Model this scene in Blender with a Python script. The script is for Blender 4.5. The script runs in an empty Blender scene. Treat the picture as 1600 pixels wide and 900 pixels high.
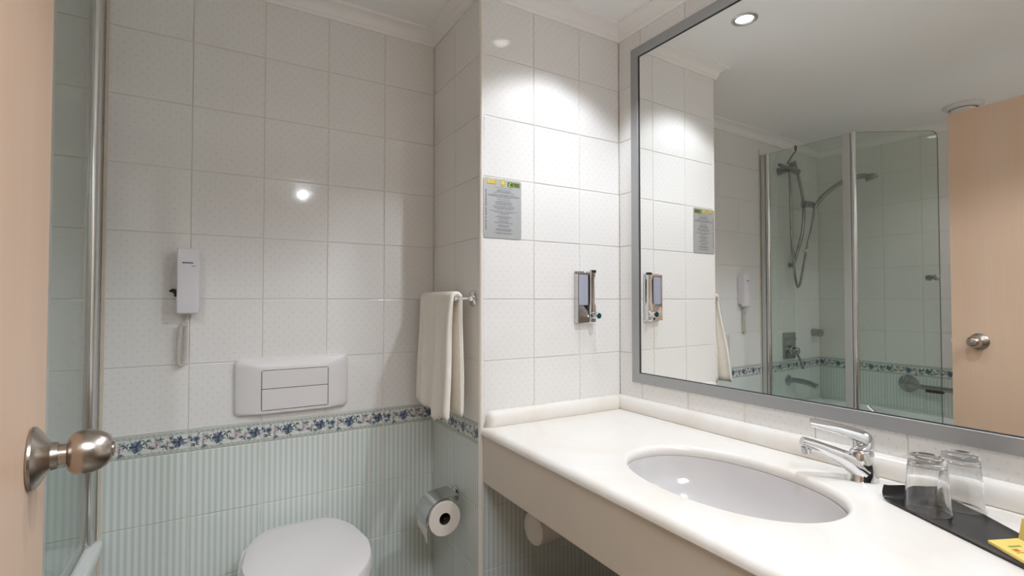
import bpy, bmesh, math, random
import numpy as np
from mathutils import Vector, Matrix, noise

random.seed(7)
S = bpy.context.scene
C = S.collection
PI = math.pi

# ------------------------------------------------------------------ camera
EYE = 1.20
cam_d = bpy.data.cameras.new('camera')
cam_d.sensor_width = 36.0
cam_d.lens = 36.0 * 779.3 / 1600.0
cam_d.clip_start = 0.01
cam = bpy.data.objects.new('camera', cam_d)
C.objects.link(cam)
cam.location = (0, 0, EYE)
cam.rotation_euler = (PI / 2 + 0.0225, 0, -0.5350)
S.camera = cam

# ------------------------------------------------------------------ world, view, lights
w = bpy.data.worlds.new('world'); S.world = w; w.use_nodes = True
w.node_tree.nodes['Background'].inputs[0].default_value = (1.0, 0.97, 0.93, 1)
w.node_tree.nodes['Background'].inputs[1].default_value = 0.4
S.view_settings.view_transform = 'Standard'
S.view_settings.look = 'None'
S.view_settings.gamma = 1.0
S.view_settings.use_curve_mapping = False
S.view_settings.exposure = 0.62
S.cycles.max_bounces = 14
S.cycles.diffuse_bounces = 10
S.cycles.glossy_bounces = 8
S.cycles.transmission_bounces = 12
S.cycles.transparent_max_bounces = 16
S.cycles.sample_clamp_indirect = 10.0
S.cycles.blur_glossy = 3.0

def lamp(name, kind, loc, energy, color=(0.93, 0.985, 1.07), size=0.05, cone=100, blend=0.5, aim=None, size_y=None):
    d = bpy.data.lights.new(name, kind); d.energy = energy; d.color = color
    if kind == 'SPOT':
        d.spot_size = math.radians(cone); d.spot_blend = blend; d.shadow_soft_size = size
    elif kind == 'AREA':
        d.size = size
        if size_y: d.shape = 'RECTANGLE'; d.size_y = size_y
    else:
        d.shadow_soft_size = size
    o = bpy.data.objects.new(name, d); C.objects.link(o); o.location = loc
    if aim is not None:
        o.rotation_euler = (Vector(aim) - Vector(loc)).to_track_quat('-Z', 'Y').to_euler()
    return o
LA = (0.985, 1.120)      # downlight seen in the mirror
LB = (1.06, 0.42)        # second downlight over the counter
L_FILL = (-0.62, 0.38)       # unseen downlight added over the near end of the bath to brighten it
lamp('downlight_beam', 'SPOT', (LA[0], LA[1], 2.225), 11, size=0.035, cone=108, blend=0.35)
lamp('downlight_beam', 'SPOT', (LB[0], LB[1], 2.225), 19, size=0.03, cone=140, blend=0.3)
lamp('downlight_beam', 'SPOT', (L_FILL[0], L_FILL[1], 2.225), 10, size=0.03, cone=134, blend=0.35)  # added fill beam, lifts the dark bath corner
lamp('corridor_fill', 'AREA', (0.35, -0.52, 2.28), 37, color=(0.91, 0.97, 1.04), size=1.2, size_y=0.6, aim=(0.35, -0.52, 0))  # soft fill added above the corridor, brightens the room through the doorway
lamp('corridor_downlight', 'POINT', (0.69, -1.44, 2.2), 4, size=0.02)

# ------------------------------------------------------------------ room numbers
YB = 1.826           # back wall
YS = 1.430           # front face of the boxed partition
XS = 0.728           # its side face
XM = 1.326           # mirror wall at y = YS
WT = 0.0177          # mirror wall is a degree out of square
XL = -1.00           # wall along the bath
YF = -0.10           # wall with the doorway
ZC = 2.24            # ceiling
def wall_x(y): return XM + WT * (YS - y)

# ------------------------------------------------------------------ materials
MATS = {}
def new_mat(name):
    m = bpy.data.materials.new(name); m.use_nodes = True
    nt = m.node_tree
    return m, nt, nt.nodes['Principled BSDF']
def N(nt, t, **kw):
    n = nt.nodes.new(t)
    for k, v in kw.items(): setattr(n, k, v)
    return n
def math_n(nt, op, a, b=None, c=None):
    n = nt.nodes.new('ShaderNodeMath'); n.operation = op
    for i, v in enumerate((a, b, c)):
        if v is None: continue
        if hasattr(v, 'links') or hasattr(v, 'is_output'): nt.links.new(v, n.inputs[i])
        else: n.inputs[i].default_value = v
    return n.outputs[0]
def mix_col(nt, f, a, b):
    n = nt.nodes.new('ShaderNodeMix'); n.data_type = 'RGBA'
    for s, v in ((n.inputs[0], f), (n.inputs[6], a), (n.inputs[7], b)):
        if hasattr(v, 'is_output'): nt.links.new(v, s)
        elif isinstance(v, (int, float)): s.default_value = v
        else: s.default_value = (*v, 1)
    return n.outputs[2]
def srgb(r, g, b):
    f = lambda c: (c / 255) / 12.92 if c / 255 <= 0.04045 else ((c / 255 + 0.055) / 1.055) ** 2.4
    return (f(r), f(g), f(b))
def simple(name, col, rough=0.4, metal=0.0, coat=0.0, noise_amt=0.0, noise_scale=20, bump=0.0, bump_scale=200, spec=0.5, stretch=None):
    m, nt, p = new_mat(name)
    p.inputs['Base Color'].default_value = (*col, 1)
    p.inputs['Roughness'].default_value = rough
    p.inputs['Metallic'].default_value = metal
    p.inputs['Coat Weight'].default_value = coat
    p.inputs['Specular IOR Level'].default_value = spec
    tc = N(nt, 'ShaderNodeTexCoord')
    src = tc.outputs['Object']
    if stretch:
        mp = N(nt, 'ShaderNodeMapping'); mp.inputs['Scale'].default_value = stretch
        nt.links.new(src, mp.inputs[0]); src = mp.outputs[0]
    if noise_amt > 0:
        nz = N(nt, 'ShaderNodeTexNoise'); nz.inputs['Scale'].default_value = noise_scale; nz.inputs['Detail'].default_value = 4
        nt.links.new(src, nz.inputs['Vector'])
        dark = tuple(c * (1 - noise_amt) for c in col); lite = tuple(min(1, c * (1 + noise_amt)) for c in col)
        nt.links.new(mix_col(nt, nz.outputs[0], dark, lite), p.inputs['Base Color'])
    if bump > 0:
        nb = N(nt, 'ShaderNodeTexNoise'); nb.inputs['Scale'].default_value = bump_scale
        nt.links.new(src, nb.inputs['Vector'])
        b = N(nt, 'ShaderNodeBump'); b.inputs['Strength'].default_value = bump; b.inputs['Distance'].default_value = 0.001
        nt.links.new(nb.outputs[0], b.inputs['Height']); nt.links.new(b.outputs[0], p.inputs['Normal'])
    MATS[name] = m
    return m

TILE_A = srgb(236, 234, 231); TILE_DOT = srgb(223, 220, 216)
def tile_dotted():
    m, nt, p = new_mat('dotted_tile'); tc = N(nt, 'ShaderNodeTexCoord'); sp = N(nt, 'ShaderNodeSeparateXYZ')
    nt.links.new(tc.outputs['Object'], sp.inputs[0])
    X, Z = sp.outputs[0], sp.outputs[2]
    ds = []
    for off in (0.0, 0.5):
        fx = math_n(nt, 'SUBTRACT', math_n(nt, 'FRACT', math_n(nt, 'ADD', math_n(nt, 'DIVIDE', X, 0.0286), 20.25 + off)), 0.5)
        fz = math_n(nt, 'SUBTRACT', math_n(nt, 'FRACT', math_n(nt, 'ADD', math_n(nt, 'DIVIDE', Z, 0.0315), 20.25 + off)), 0.5)
        fx = math_n(nt, 'MULTIPLY', fx, 0.0286); fz = math_n(nt, 'MULTIPLY', fz, 0.0315)
        ds.append(math_n(nt, 'SQRT', math_n(nt, 'ADD', math_n(nt, 'MULTIPLY', fx, fx), math_n(nt, 'MULTIPLY', fz, fz))))
    d = math_n(nt, 'MINIMUM', ds[0], ds[1])
    mr = N(nt, 'ShaderNodeMapRange'); nt.links.new(d, mr.inputs[0])
    mr.inputs[1].default_value = 0.0016; mr.inputs[2].default_value = 0.0034; mr.inputs[3].default_value = 1; mr.inputs[4].default_value = 0
    nz = N(nt, 'ShaderNodeTexNoise'); nz.inputs['Scale'].default_value = 9
    nt.links.new(tc.outputs['Object'], nz.inputs['Vector'])
    base = mix_col(nt, nz.outputs[0], TILE_A, tuple(c * 0.97 for c in TILE_A))
    nt.links.new(mix_col(nt, mr.outputs[0], base, TILE_DOT), p.inputs['Base Color'])
    p.inputs['Roughness'].default_value = 0.07
    nb = N(nt, 'ShaderNodeTexNoise'); nb.inputs['Scale'].default_value = 14
    gm = N(nt, 'ShaderNodeNewGeometry'); nt.links.new(gm.outputs['Position'], nb.inputs['Vector'])
    b = N(nt, 'ShaderNodeBump'); b.inputs['Strength'].default_value = 0.12; b.inputs['Distance'].default_value = 0.002
    nt.links.new(nb.outputs[0], b.inputs['Height']); nt.links.new(b.outputs[0], p.inputs['Normal'])
    MATS['dotted'] = m
def tile_striped():
    m, nt, p = new_mat('striped_tile'); tc = N(nt, 'ShaderNodeTexCoord'); sp = N(nt, 'ShaderNodeSeparateXYZ')
    nt.links.new(tc.outputs['Object'], sp.inputs[0])
    f = math_n(nt, 'FRACT', math_n(nt, 'ADD', math_n(nt, 'DIVIDE', sp.outputs[0], 0.01667), 20.0))
    d = math_n(nt, 'ABSOLUTE', math_n(nt, 'SUBTRACT', f, 0.5))
    mr = N(nt, 'ShaderNodeMapRange'); nt.links.new(d, mr.inputs[0])
    mr.inputs[1].default_value = 0.20; mr.inputs[2].default_value = 0.28; mr.inputs[3].default_value = 1; mr.inputs[4].default_value = 0
    nt.links.new(mix_col(nt, mr.outputs[0], srgb(225, 228, 225), srgb(200, 211, 205)), p.inputs['Base Color'])
    p.inputs['Roughness'].default_value = 0.16
    MATS['striped'] = m
def floral_pixels(W=400, H=132):
    """printed floral frieze of one border tile"""
    rs = np.random.RandomState(4)
    yy, xx = np.mgrid[0:H, 0:W].astype(float)
    img = np.ones((H, W, 3)) * np.array([224, 223, 218.])
    def blend(mask, col):
        nonlocal img
        img = img * (1 - mask[..., None]) + np.array(col, float) * mask[..., None]
    def petal(cx, cy, a, l, wd, col, al=0.9):
        c, s = math.cos(a), math.sin(a)
        u = (xx - cx) * c + (yy - cy) * s; v = -(xx - cx) * s + (yy - cy) * c
        t = np.clip(u / l, 0, 1); ww = wd * np.sin(PI * t) + 0.01
        mk = ((u > 0) & (u < l)) * np.clip((ww - np.abs(v)) + 0.5, 0, 1)
        blend(mk * al, col)
    for y0, y1, col in ((0, 20, (198, 204, 196)), (H - 20, H, (198, 204, 196))):
        blend(((yy >= y0) & (yy < y1)).astype(float), col)
    for yl in (4, 19, H - 5, H - 20):
        blend(np.clip(1.6 - np.abs(yy - yl), 0, 1) * 0.7, (140, 156, 150))
    for yl in (11.5, H - 12.5):
        for k in range(14):
            cx = 14 + k * 28.6
            blend(np.clip(1.4 - np.hypot((xx - cx) / 7.0, (yy - yl) / 2.6), 0, 1) * 0.75, (112, 140, 132))
    # grey-lilac speckle
    for k in range(230):
        petal(rs.rand() * W, 24 + rs.rand() * (H - 48), rs.rand() * 6.3, 7 + rs.rand() * 15, 1.6 + rs.rand() * 2.6,
              [(178, 181, 186), (196, 184, 184), (166, 178, 174), (140, 150, 158), (120, 134, 136)][rs.randint(5)], 0.62)
    # green-grey sprays
    for cx, cy in ((35, 88), (75, 98), (112, 56), (205, 44), (232, 92), (300, 84), (330, 52), (346, 98), (385, 56), (165, 98), (276, 44), (20, 50)):
        for k in range(6):
            petal(cx, cy, rs.rand() * 6.3, 20 + rs.rand() * 15, 4 + rs.rand() * 2, [(92, 112, 112), (122, 140, 136), (74, 92, 98)][k % 3], 0.85)
    # blue flowers
    for cx, cy, sc in ((158, 64, 1.35), (368, 66, 1.3), (42, 60, 0.75)):
        for k in range(10):
            a = k * 2 * PI / 10 + rs.rand() * 0.4
            petal(cx, cy, a, (24 + rs.rand() * 10) * sc, 6.5 * sc, [(92, 106, 128), (130, 144, 158), (66, 78, 98)][k % 3], 0.88)
        blend(np.clip(6 - np.hypot(xx - cx, yy - cy), 0, 1), (56, 60, 78))
    # pale pink flowers
    for cx, cy, sc in ((80, 70, 0.8), (258, 68, 1.1), (312, 66, .8)):
        for k in range(7):
            petal(cx, cy, k * 2 * PI / 7 + rs.rand() * 0.3, 26 * sc, 7 * sc, [(206, 192, 192), (222, 214, 212), (182, 164, 168)][k % 3], 0.9)
        blend(np.clip(5 - np.hypot(xx - cx, yy - cy), 0, 1), (112, 84, 98))
    return img
def image_mat(key, px, size_x, size_z, rough=0.2, metal=0.0, colorscale=1.0):
    """a print generated here as pixels, laid on local x / z of the object"""
    H, W, _ = px.shape
    im = bpy.data.images.new(key + '_print', W, H)
    buf = np.ones((H, W, 4), np.float32); buf[..., :3] = np.clip(px[::-1] / 255.0 * colorscale, 0, 1)
    im.pixels.foreach_set(buf.ravel()); im.update(); im.pack()
    m, nt, p = new_mat(key); tc = N(nt, 'ShaderNodeTexCoord'); sp = N(nt, 'ShaderNodeSeparateXYZ')
    nt.links.new(tc.outputs['Object'], sp.inputs[0])
    u = math_n(nt, 'ADD', math_n(nt, 'DIVIDE', sp.outputs[0], size_x), 0.5)
    v = math_n(nt, 'ADD', math_n(nt, 'DIVIDE', sp.outputs[2], size_z), 0.5)
    cb = N(nt, 'ShaderNodeCombineXYZ'); nt.links.new(u, cb.inputs[0]); nt.links.new(v, cb.inputs[1])
    t = N(nt, 'ShaderNodeTexImage'); t.image = im; t.extension = 'EXTEND'
    nt.links.new(cb.outputs[0], t.inputs[0]); nt.links.new(t.outputs[0], p.inputs['Base Color'])
    p.inputs['Roughness'].default_value = rough; p.inputs['Metallic'].default_value = metal
    MATS[key] = m
    return m
def wood():
    m, nt, p = new_mat('maple_veneer'); tc = N(nt, 'ShaderNodeTexCoord')
    mp = N(nt, 'ShaderNodeMapping'); mp.inputs['Scale'].default_value = (60, 60, 1.6); nt.links.new(tc.outputs['Object'], mp.inputs[0])
    n1 = N(nt, 'ShaderNodeTexNoise'); n1.inputs['Scale'].default_value = 2.2; n1.inputs['Detail'].default_value = 6; nt.links.new(mp.outputs[0], n1.inputs['Vector'])
    mp2 = N(nt, 'ShaderNodeMapping'); mp2.inputs['Scale'].default_value = (6, 6, 0.5); nt.links.new(tc.outputs['Object'], mp2.inputs[0])
    n2 = N(nt, 'ShaderNodeTexNoise'); n2.inputs['Scale'].default_value = 1.5; n2.inputs['Detail'].default_value = 3; nt.links.new(mp2.outputs[0], n2.inputs['Vector'])
    a = mix_col(nt, n1.outputs[0], srgb(214, 180, 152), srgb(226, 196, 168))
    b = mix_col(nt, n2.outputs[0], srgb(205, 168, 140), srgb(232, 204, 178))
    nt.links.new(mix_col(nt, 0.5, a, b), p.inputs['Base Color']); p.inputs['Roughness'].default_value = 0.42
    MATS['wood'] = m
def marble():
    m, nt, p = new_mat('cream_marble'); tc = N(nt, 'ShaderNodeTexCoord')
    n1 = N(nt, 'ShaderNodeTexNoise'); n1.inputs['Scale'].default_value = 3.0; n1.inputs['Detail'].default_value = 5; n1.inputs['Distortion'].default_value = 1.5
    nt.links.new(tc.outputs['Object'], n1.inputs['Vector'])
    r = N(nt, 'ShaderNodeValToRGB'); r.color_ramp.elements[0].position = 0.35; r.color_ramp.elements[1].position = 0.7
    r.color_ramp.elements[0].color = (*srgb(240, 237, 232), 1); r.color_ramp.elements[1].color = (*srgb(234, 226, 216), 1)
    nt.links.new(n1.outputs[0], r.inputs[0]); nt.links.new(r.outputs[0], p.inputs['Base Color'])
    p.inputs['Roughness'].default_value = 0.22
    MATS['marble'] = m
def sheet_glass(name, tint, rough=0.0):
    m, nt, p = new_mat(name); nt.nodes.remove(p)
    out = nt.nodes['Material Output']
    tr = N(nt, 'ShaderNodeBsdfTransparent'); tr.inputs[0].default_value = (*tint, 1)
    gl = N(nt, 'ShaderNodeBsdfGlossy'); gl.inputs['Roughness'].default_value = rough
    ge = N(nt, 'ShaderNodeNewGeometry'); dt = N(nt, 'ShaderNodeVectorMath', operation='DOT_PRODUCT')
    nt.links.new(ge.outputs['Normal'], dt.inputs[0]); nt.links.new(ge.outputs['Incoming'], dt.inputs[1])
    cz = math_n(nt, 'SUBTRACT', 1.0, math_n(nt, 'ABSOLUTE', dt.outputs['Value']))
    fr = math_n(nt, 'ADD', 0.035, math_n(nt, 'MULTIPLY', 0.965, math_n(nt, 'POWER', cz, 5.0)))
    mx = N(nt, 'ShaderNodeMixShader')
    nt.links.new(fr, mx.inputs[0]); nt.links.new(tr.outputs[0], mx.inputs[1]); nt.links.new(gl.outputs[0], mx.inputs[2])
    nt.links.new(mx.outputs[0], out.inputs[0]); MATS[name] = m
def tumbler_glass():
    m, nt, p = new_mat('tumbler_glass')
    p.inputs['Base Color'].default_value = (1, 1, 1, 1)
    p.inputs['Roughness'].default_value = 0.0; p.inputs['Transmission Weight'].default_value = 1.0; p.inputs['IOR'].default_value = 1.48
    MATS['tumbler'] = m
def emitter(name, col, s):
    m, nt, p = new_mat(name); p.inputs['Emission Color'].default_value = (*col, 1); p.inputs['Emission Strength'].default_value = s
    MATS[name] = m
tile_dotted(); tile_striped(); wood(); marble(); tumbler_glass()
image_mat('floral', floral_pixels(), 0.1975, 0.0640, rough=0.16)
sheet_glass('screen_glass', (0.90, 0.94, 0.918)); sheet_glass('clear_plastic', (0.86, 0.88, 0.93), 0.05)
simple('grout', srgb(233, 226, 218), 0.7, noise_amt=0.08, noise_scale=12)
simple('trim_white', srgb(234, 228, 220), 0.3, noise_amt=0.03)
simple('paint', srgb(246, 246, 244), 0.6, noise_amt=0.015, noise_scale=3)
simple('cornice', srgb(245, 243, 240), 0.5, noise_amt=0.01)
simple('wall_paint', srgb(232, 230, 226), 0.7, noise_amt=0.03, noise_scale=5)
simple('floor_stone', srgb(120, 112, 100), 0.3, noise_amt=0.2, noise_scale=8)
simple('chrome', (0.80, 0.80, 0.81), 0.06, 1.0)
simple('bath_chrome', (0.42, 0.42, 0.42), 0.18, 1.0)
simple('glass_edge', srgb(84, 108, 98), 0.15)
simple('dull_chrome', (0.62, 0.62, 0.62), 0.16, 1.0)
simple('satin_nickel', srgb(186, 176, 166), 0.26, 1.0, bump=0.15, bump_scale=900, stretch=(0.03, 1, 1))
simple('aluminium', srgb(170, 171, 172), 0.42, 0.7, bump=0.08, bump_scale=600, stretch=(1, 0.02, 1))
simple('bright_aluminium', srgb(226, 226, 224), 0.2, 1.0)
simple('satin_profile', srgb(206, 206, 203), 0.35, 0.55)
simple('mirror_silver', (0.90, 0.91, 0.895), 0.0, 1.0)
simple('dark_rubber', srgb(34, 33, 32), 0.5)
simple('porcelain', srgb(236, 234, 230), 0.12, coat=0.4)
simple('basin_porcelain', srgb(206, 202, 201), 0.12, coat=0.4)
simple('acrylic', srgb(232, 234, 232), 0.15)
simple('plastic_white', srgb(226, 222, 220), 0.3)
simple('phone_plastic', srgb(226, 222, 226), 0.38)
simple('cord_plastic', srgb(222, 216, 206), 0.45)
simple('seam_dark', srgb(70, 68, 66), 0.6)
simple('towel', srgb(240, 234, 224), 0.95, noise_amt=0.05, noise_scale=60, bump=0.9, bump_scale=420, spec=0.1)
simple('paper', srgb(232, 224, 214), 0.9, noise_amt=0.02, noise_scale=80, spec=0.1)
simple('cardboard', srgb(60, 44, 34), 0.9)
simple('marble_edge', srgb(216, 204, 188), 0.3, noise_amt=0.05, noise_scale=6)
simple('corridor_paint', srgb(128, 112, 98), 0.7)
simple('black_tray', srgb(38, 37, 37), 0.28)
simple('yellow_card', srgb(236, 208, 112), 0.45)
simple('silicone', srgb(214, 204, 186), 0.5, noise_amt=0.12, noise_scale=30)
simple('bin_brown', srgb(58, 30, 24), 0.35)
simple('soap_liquid', srgb(164, 166, 182), 0.2)
simple('drain_black', srgb(20, 20, 20), 0.4)
emitter('lamp_lens', (1, 0.97, 0.92), 3.5)

# ------------------------------------------------------------------ builders
def finish(name, bm, mat, parent=None, smooth=False, angle=40, origin=None):
    me = bpy.data.meshes.new(name)
    if origin is None and parent is not None: origin = parent.get('_o', (0, 0, 0))
    if origin is not None: bmesh.ops.translate(bm, verts=bm.verts, vec=-Vector(origin))
    bmesh.ops.recalc_face_normals(bm, faces=bm.faces)
    bm.to_mesh(me); bm.free()
    me.materials.append(MATS[mat])
    if smooth:
        for p in me.polygons: p.use_smooth = True
        me.set_sharp_from_angle(angle=math.radians(angle))
    o = bpy.data.objects.new(name, me); C.objects.link(o)
    if parent is not None:
        o.parent = parent
        o['_o'] = tuple(origin)
    elif origin is not None:
        o.location = origin; o['_o'] = tuple(origin)
    return o
def props(o, label, cat, group=None, kind=None):
    if label: o['label'] = label
    if cat: o['category'] = cat
    if group: o['group'] = group
    if kind: o['kind'] = kind
    return o
def thing(name, loc, label, cat, group=None):
    """an Empty at the base of a thing; its parts are written in room coordinates"""
    o = bpy.data.objects.new(name, None); C.objects.link(o); o.location = loc; o.empty_display_size = 0.05
    o['_o'] = tuple(loc)
    return props(o, label, cat, group)
def box(bm, x0, x1, y0, y1, z0, z1, bev=0.0, seg=2):
    r = bmesh.ops.create_cube(bm, size=1.0)
    for v in r['verts']:
        v.co = Vector(((x0 + x1) / 2 + v.co.x * (x1 - x0), (y0 + y1) / 2 + v.co.y * (y1 - y0), (z0 + z1) / 2 + v.co.z * (z1 - z0)))
    if bev > 0:
        es = list({e for v in r['verts'] for e in v.link_edges})
        rr = bmesh.ops.bevel(bm, geom=es, offset=bev, segments=seg, profile=0.5, affect='EDGES')
        return list({v for f in rr['faces'] for v in f.verts} | {v for v in r['verts'] if v.is_valid})
    return r['verts']
def BX(*a, **k):
    bm = bmesh.new(); box(bm, *a, **k); return bm
def loft(bm, rings, cap0=True, cap1=True, closed=True):
    vs = [[bm.verts.new(Vector(p)) for p in r] for r in rings]
    n = len(vs[0])
    for i in range(len(vs) - 1):
        for j in range(n if closed else n - 1):
            k = (j + 1) % n
            bm.faces.new((vs[i][j], vs[i][k], vs[i + 1][k], vs[i + 1][j]))
    if cap0: bm.faces.new(vs[0])
    if cap1: bm.faces.new(vs[-1])
    return vs
def lathe(bm, prof, base, axis, n=32, cap0=True, cap1=True):
    """prof = [(distance along axis, radius)]"""
    ax = Vector(axis).normalized(); q = Vector((0, 0, 1)).rotation_difference(ax); b = Vector(base)
    rings = [[b + q @ Vector((r * math.cos(2 * PI * k / n), r * math.sin(2 * PI * k / n), d)) for k in range(n)] for d, r in prof]
    loft(bm, rings, cap0, cap1)
def LT(prof, base, axis, n=32, **k):
    bm = bmesh.new(); lathe(bm, prof, base, axis, n, **k); return bm
def smooth_path(pts, per=8):
    P = [Vector(p) for p in pts]
    if len(P) < 3: return P
    out = []
    for i in range(len(P) - 1):
        a = P[max(0, i - 1)]; b = P[i]; c = P[i + 1]; d = P[min(len(P) - 1, i + 2)]
        for k in range(per):
            t = k / per
            out.append(0.5 * ((2 * b) + (c - a) * t + (2 * a - 5 * b + 4 * c - d) * t * t + (3 * b - a - 3 * c + d) * t ** 3))
    out.append(P[-1]); return out
def tube(bm, pts, r, n=10, flat=None):
    """r a number or one per point; flat=(sx, sy) squashes the section"""
    P = [Vector(p) for p in pts]; R = r if isinstance(r, (list, tuple)) else [r] * len(P)
    if len(R) != len(P): R = [np.interp(i / (len(P) - 1), np.linspace(0, 1, len(R)), R) for i in range(len(P))]
    t0 = (P[1] - P[0]).normalized(); up = Vector((0, 0, 1)) if abs(t0.z) < 0.9 else Vector((0, 1, 0))
    s = t0.cross(up).normalized(); rings = []; prev = t0
    sx, sy = flat or (1, 1)
    for i, p in enumerate(P):
        t = (P[min(i + 1, len(P) - 1)] - P[max(i - 1, 0)]).normalized()
        s = prev.rotation_difference(t) @ s; prev = t
        u = s.cross(t).normalized()
        rings.append([p + (s * math.cos(2 * PI * k / n) * sx + u * math.sin(2 * PI * k / n) * sy) * R[i] for k in range(n)])
    loft(bm, rings)
def TB(pts, r, n=10, **k):
    bm = bmesh.new(); tube(bm, pts, r, n, **k); return bm
def rrect(cx, cy, hx, hy, r, n=6):
    """rounded rectangle outline, counterclockwise, 4*(n+1) points"""
    out = []
    for qx, qy, a0 in ((1, 1, 0), (-1, 1, PI / 2), (-1, -1, PI), (1, -1, 1.5 * PI)):
        for k in range(n + 1):
            a = a0 + k * PI / 2 / n
            out.append((cx + qx * (hx - r) + r * math.cos(a), cy + qy * (hy - r) + r * math.sin(a)))
    return out
def frame_of(u, n):
    """matrix whose x is u, -y is n, z is up"""
    u = Vector(u).normalized(); n = Vector(n).normalized()
    return Matrix(((u.x, -n.x, 0), (u.y, -n.y, 0), (u.z, -n.z, 1))).to_4x4()

# ------------------------------------------------------------------ tiled walls
TILE_MESH = {}
def tile_mesh(w, h, mat):
    key = (round(w, 4), round(h, 4), mat)
    if key in TILE_MESH: return TILE_MESH[key]
    bm = bmesh.new(); d = 0.0035; b = 0.0016
    outer = [(-w / 2, -h / 2), (w / 2, -h / 2), (w / 2, h / 2), (-w / 2, h / 2)]
    def ring(s, y): return [(x - math.copysign(s, x), y, z - math.copysign(s, z)) for x, z in outer]
    loft(bm, [ring(0, d), ring(0, 0.0012), ring(b * 0.4, 0.0003), ring(b, 0.0)], cap0=False)
    bmesh.ops.recalc_face_normals(bm, faces=bm.faces)
    me = bpy.data.meshes.new('tile'); bm.to_mesh(me); bm.free(); me.materials.append(MATS[mat])
    TILE_MESH[key] = me; return me
ROWS = [(z, z + 0.2, 'dotted', 'tile') for z in (2.0, 1.8, 1.6, 1.4, 1.2, 1.0, 0.8)] + \
       [(0.7335, 0.8, 'floral', 'border_tile')] + [(0.5335, 0.7335, 'striped', 'tile'), (0.3335, 0.5335, 'striped', 'tile'), (0.1335, 0.3335, 'striped', 'tile'), (0.0, 0.1335, 'striped', 'tile')]
def tile_rows(wall, org, u, n, cols, rows=ROWS, gap=0.0025, skip=None):
    """cols: column edges along u from org (a point of the tile plane at z = 0)"""
    u = Vector(u).normalized(); n = Vector(n).normalized(); org = Vector(org); F = frame_of(u, n)
    for a, b in zip(cols[:-1], cols[1:]):
        for z0, z1, mat, nm in rows:
            if skip and skip(a, b, z0, z1): continue
            me = tile_mesh(b - a - gap, z1 - z0 - gap, mat)
            o = bpy.data.objects.new(nm, me); C.objects.link(o); o.parent = wall
            tilt = Matrix.Rotation(random.gauss(0, 0.0022), 4, 'X') @ Matrix.Rotation(random.gauss(0, 0.0022), 4, 'Z')
            o.matrix_local = Matrix.Translation(org + u * (a + b) / 2 + Vector((0, 0, (z0 + z1) / 2))) @ F @ tilt
def structure(name, bm, mat, smooth=False):
    o = finish(name, bm, mat, smooth=smooth); o['kind'] = 'structure'; return o
G = 0.0028   # grout bed lies this far behind the tile faces

# back wall
wb = structure('wall_back', BX(XL - 0.1, XS + 0.02, YB + G, YB + 0.1, 0, ZC), 'grout')
tile_rows(wb, (0, YB, 0), (1, 0, 0), (0, -1, 0), [XL, -0.874, -0.674, -0.474, -0.283, -0.0705, 0.1305, 0.3315, 0.5315, XS])
# boxed partition beside the toilet: front face and side face
bm = bmesh.new()
box(bm, XS + G, wall_x(YS) + 0.05, YS + G, YB + 0.1, 0, ZC)
wp = structure('wall_partition', bm, 'grout')
tile_rows(wp, (XS, YS, 0), (1, 0, 0), (0, -1, 0), [0.011, 0.2065, 0.4045, XM - XS])
tile_rows(wp, (XS, YB, 0), (0, -1, 0), (-1, 0, 0), [0.0, 0.195, YB - YS - 0.010])
# rounded corner strip on the partition's outer edge
tb = bmesh.new(); lathe(tb, [(0, 0.009), (ZC, 0.009)], (XS + 0.0085, YS + 0.0085, 0), (0, 0, 1), 20)
structure('trim_1', tb, 'trim_white', True)
# mirror wall, a degree out of square
un = Vector((-math.sin(WT), -math.cos(WT), 0)) * -1      # pointing to +y
um = -un; nm_ = Vector((-math.cos(WT), -math.sin(WT), 0))
LEN = 1.60
bm = bmesh.new()
for v in box(bm, 0, LEN, G, 0.1, 0, ZC): pass
MW = Matrix.Translation((XM, YS, 0)) @ frame_of((math.sin(WT), -math.cos(WT), 0), nm_)
bmesh.ops.transform(bm, matrix=MW, verts=bm.verts)
wr = structure('wall_right', bm, 'grout')
MU = Vector((math.sin(WT), -math.cos(WT), 0))
MIR0, MIR1, MZ0, MZ1 = 0.071, 1.46, 0.897, 2.127       # mirror frame outline along the wall
def hid(a, b, z0, z1): return a > MIR0 and b < MIR1 and z0 > MZ0 + 0.01 and z1 < MZ1 - 0.01
tile_rows(wr, (XM, YS, 0), MU, nm_, [0.0, 0.112, 0.312, 0.512, 0.712, 0.912, 1.112, 1.312, 1.512], skip=hid)
# wall along the bath
wl = structure('wall_left', BX(XL - 0.1, XL - G, YF - 0.1, YB + 0.1, 0, ZC), 'grout')
tile_rows(wl, (XL, YB, 0), (0, 1, 0), (1, 0, 0), [-1.79, -1.59, -1.39, -1.19, -0.99, -0.79, -0.59, -0.39, -0.19, 0.0])
# front wall with the doorway the camera stands in
DX0, DX1, DZ = -0.13, 0.66, 2.06
bm = bmesh.new()
box(bm, XL - 0.1, DX0, YF - 0.1, YF, 0, ZC); box(bm, DX1, 1.5, YF - 0.1, YF, 0, ZC); box(bm, DX0, DX1, YF - 0.1, YF, DZ, ZC)
structure('wall_front', bm, 'wall_paint')
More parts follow.
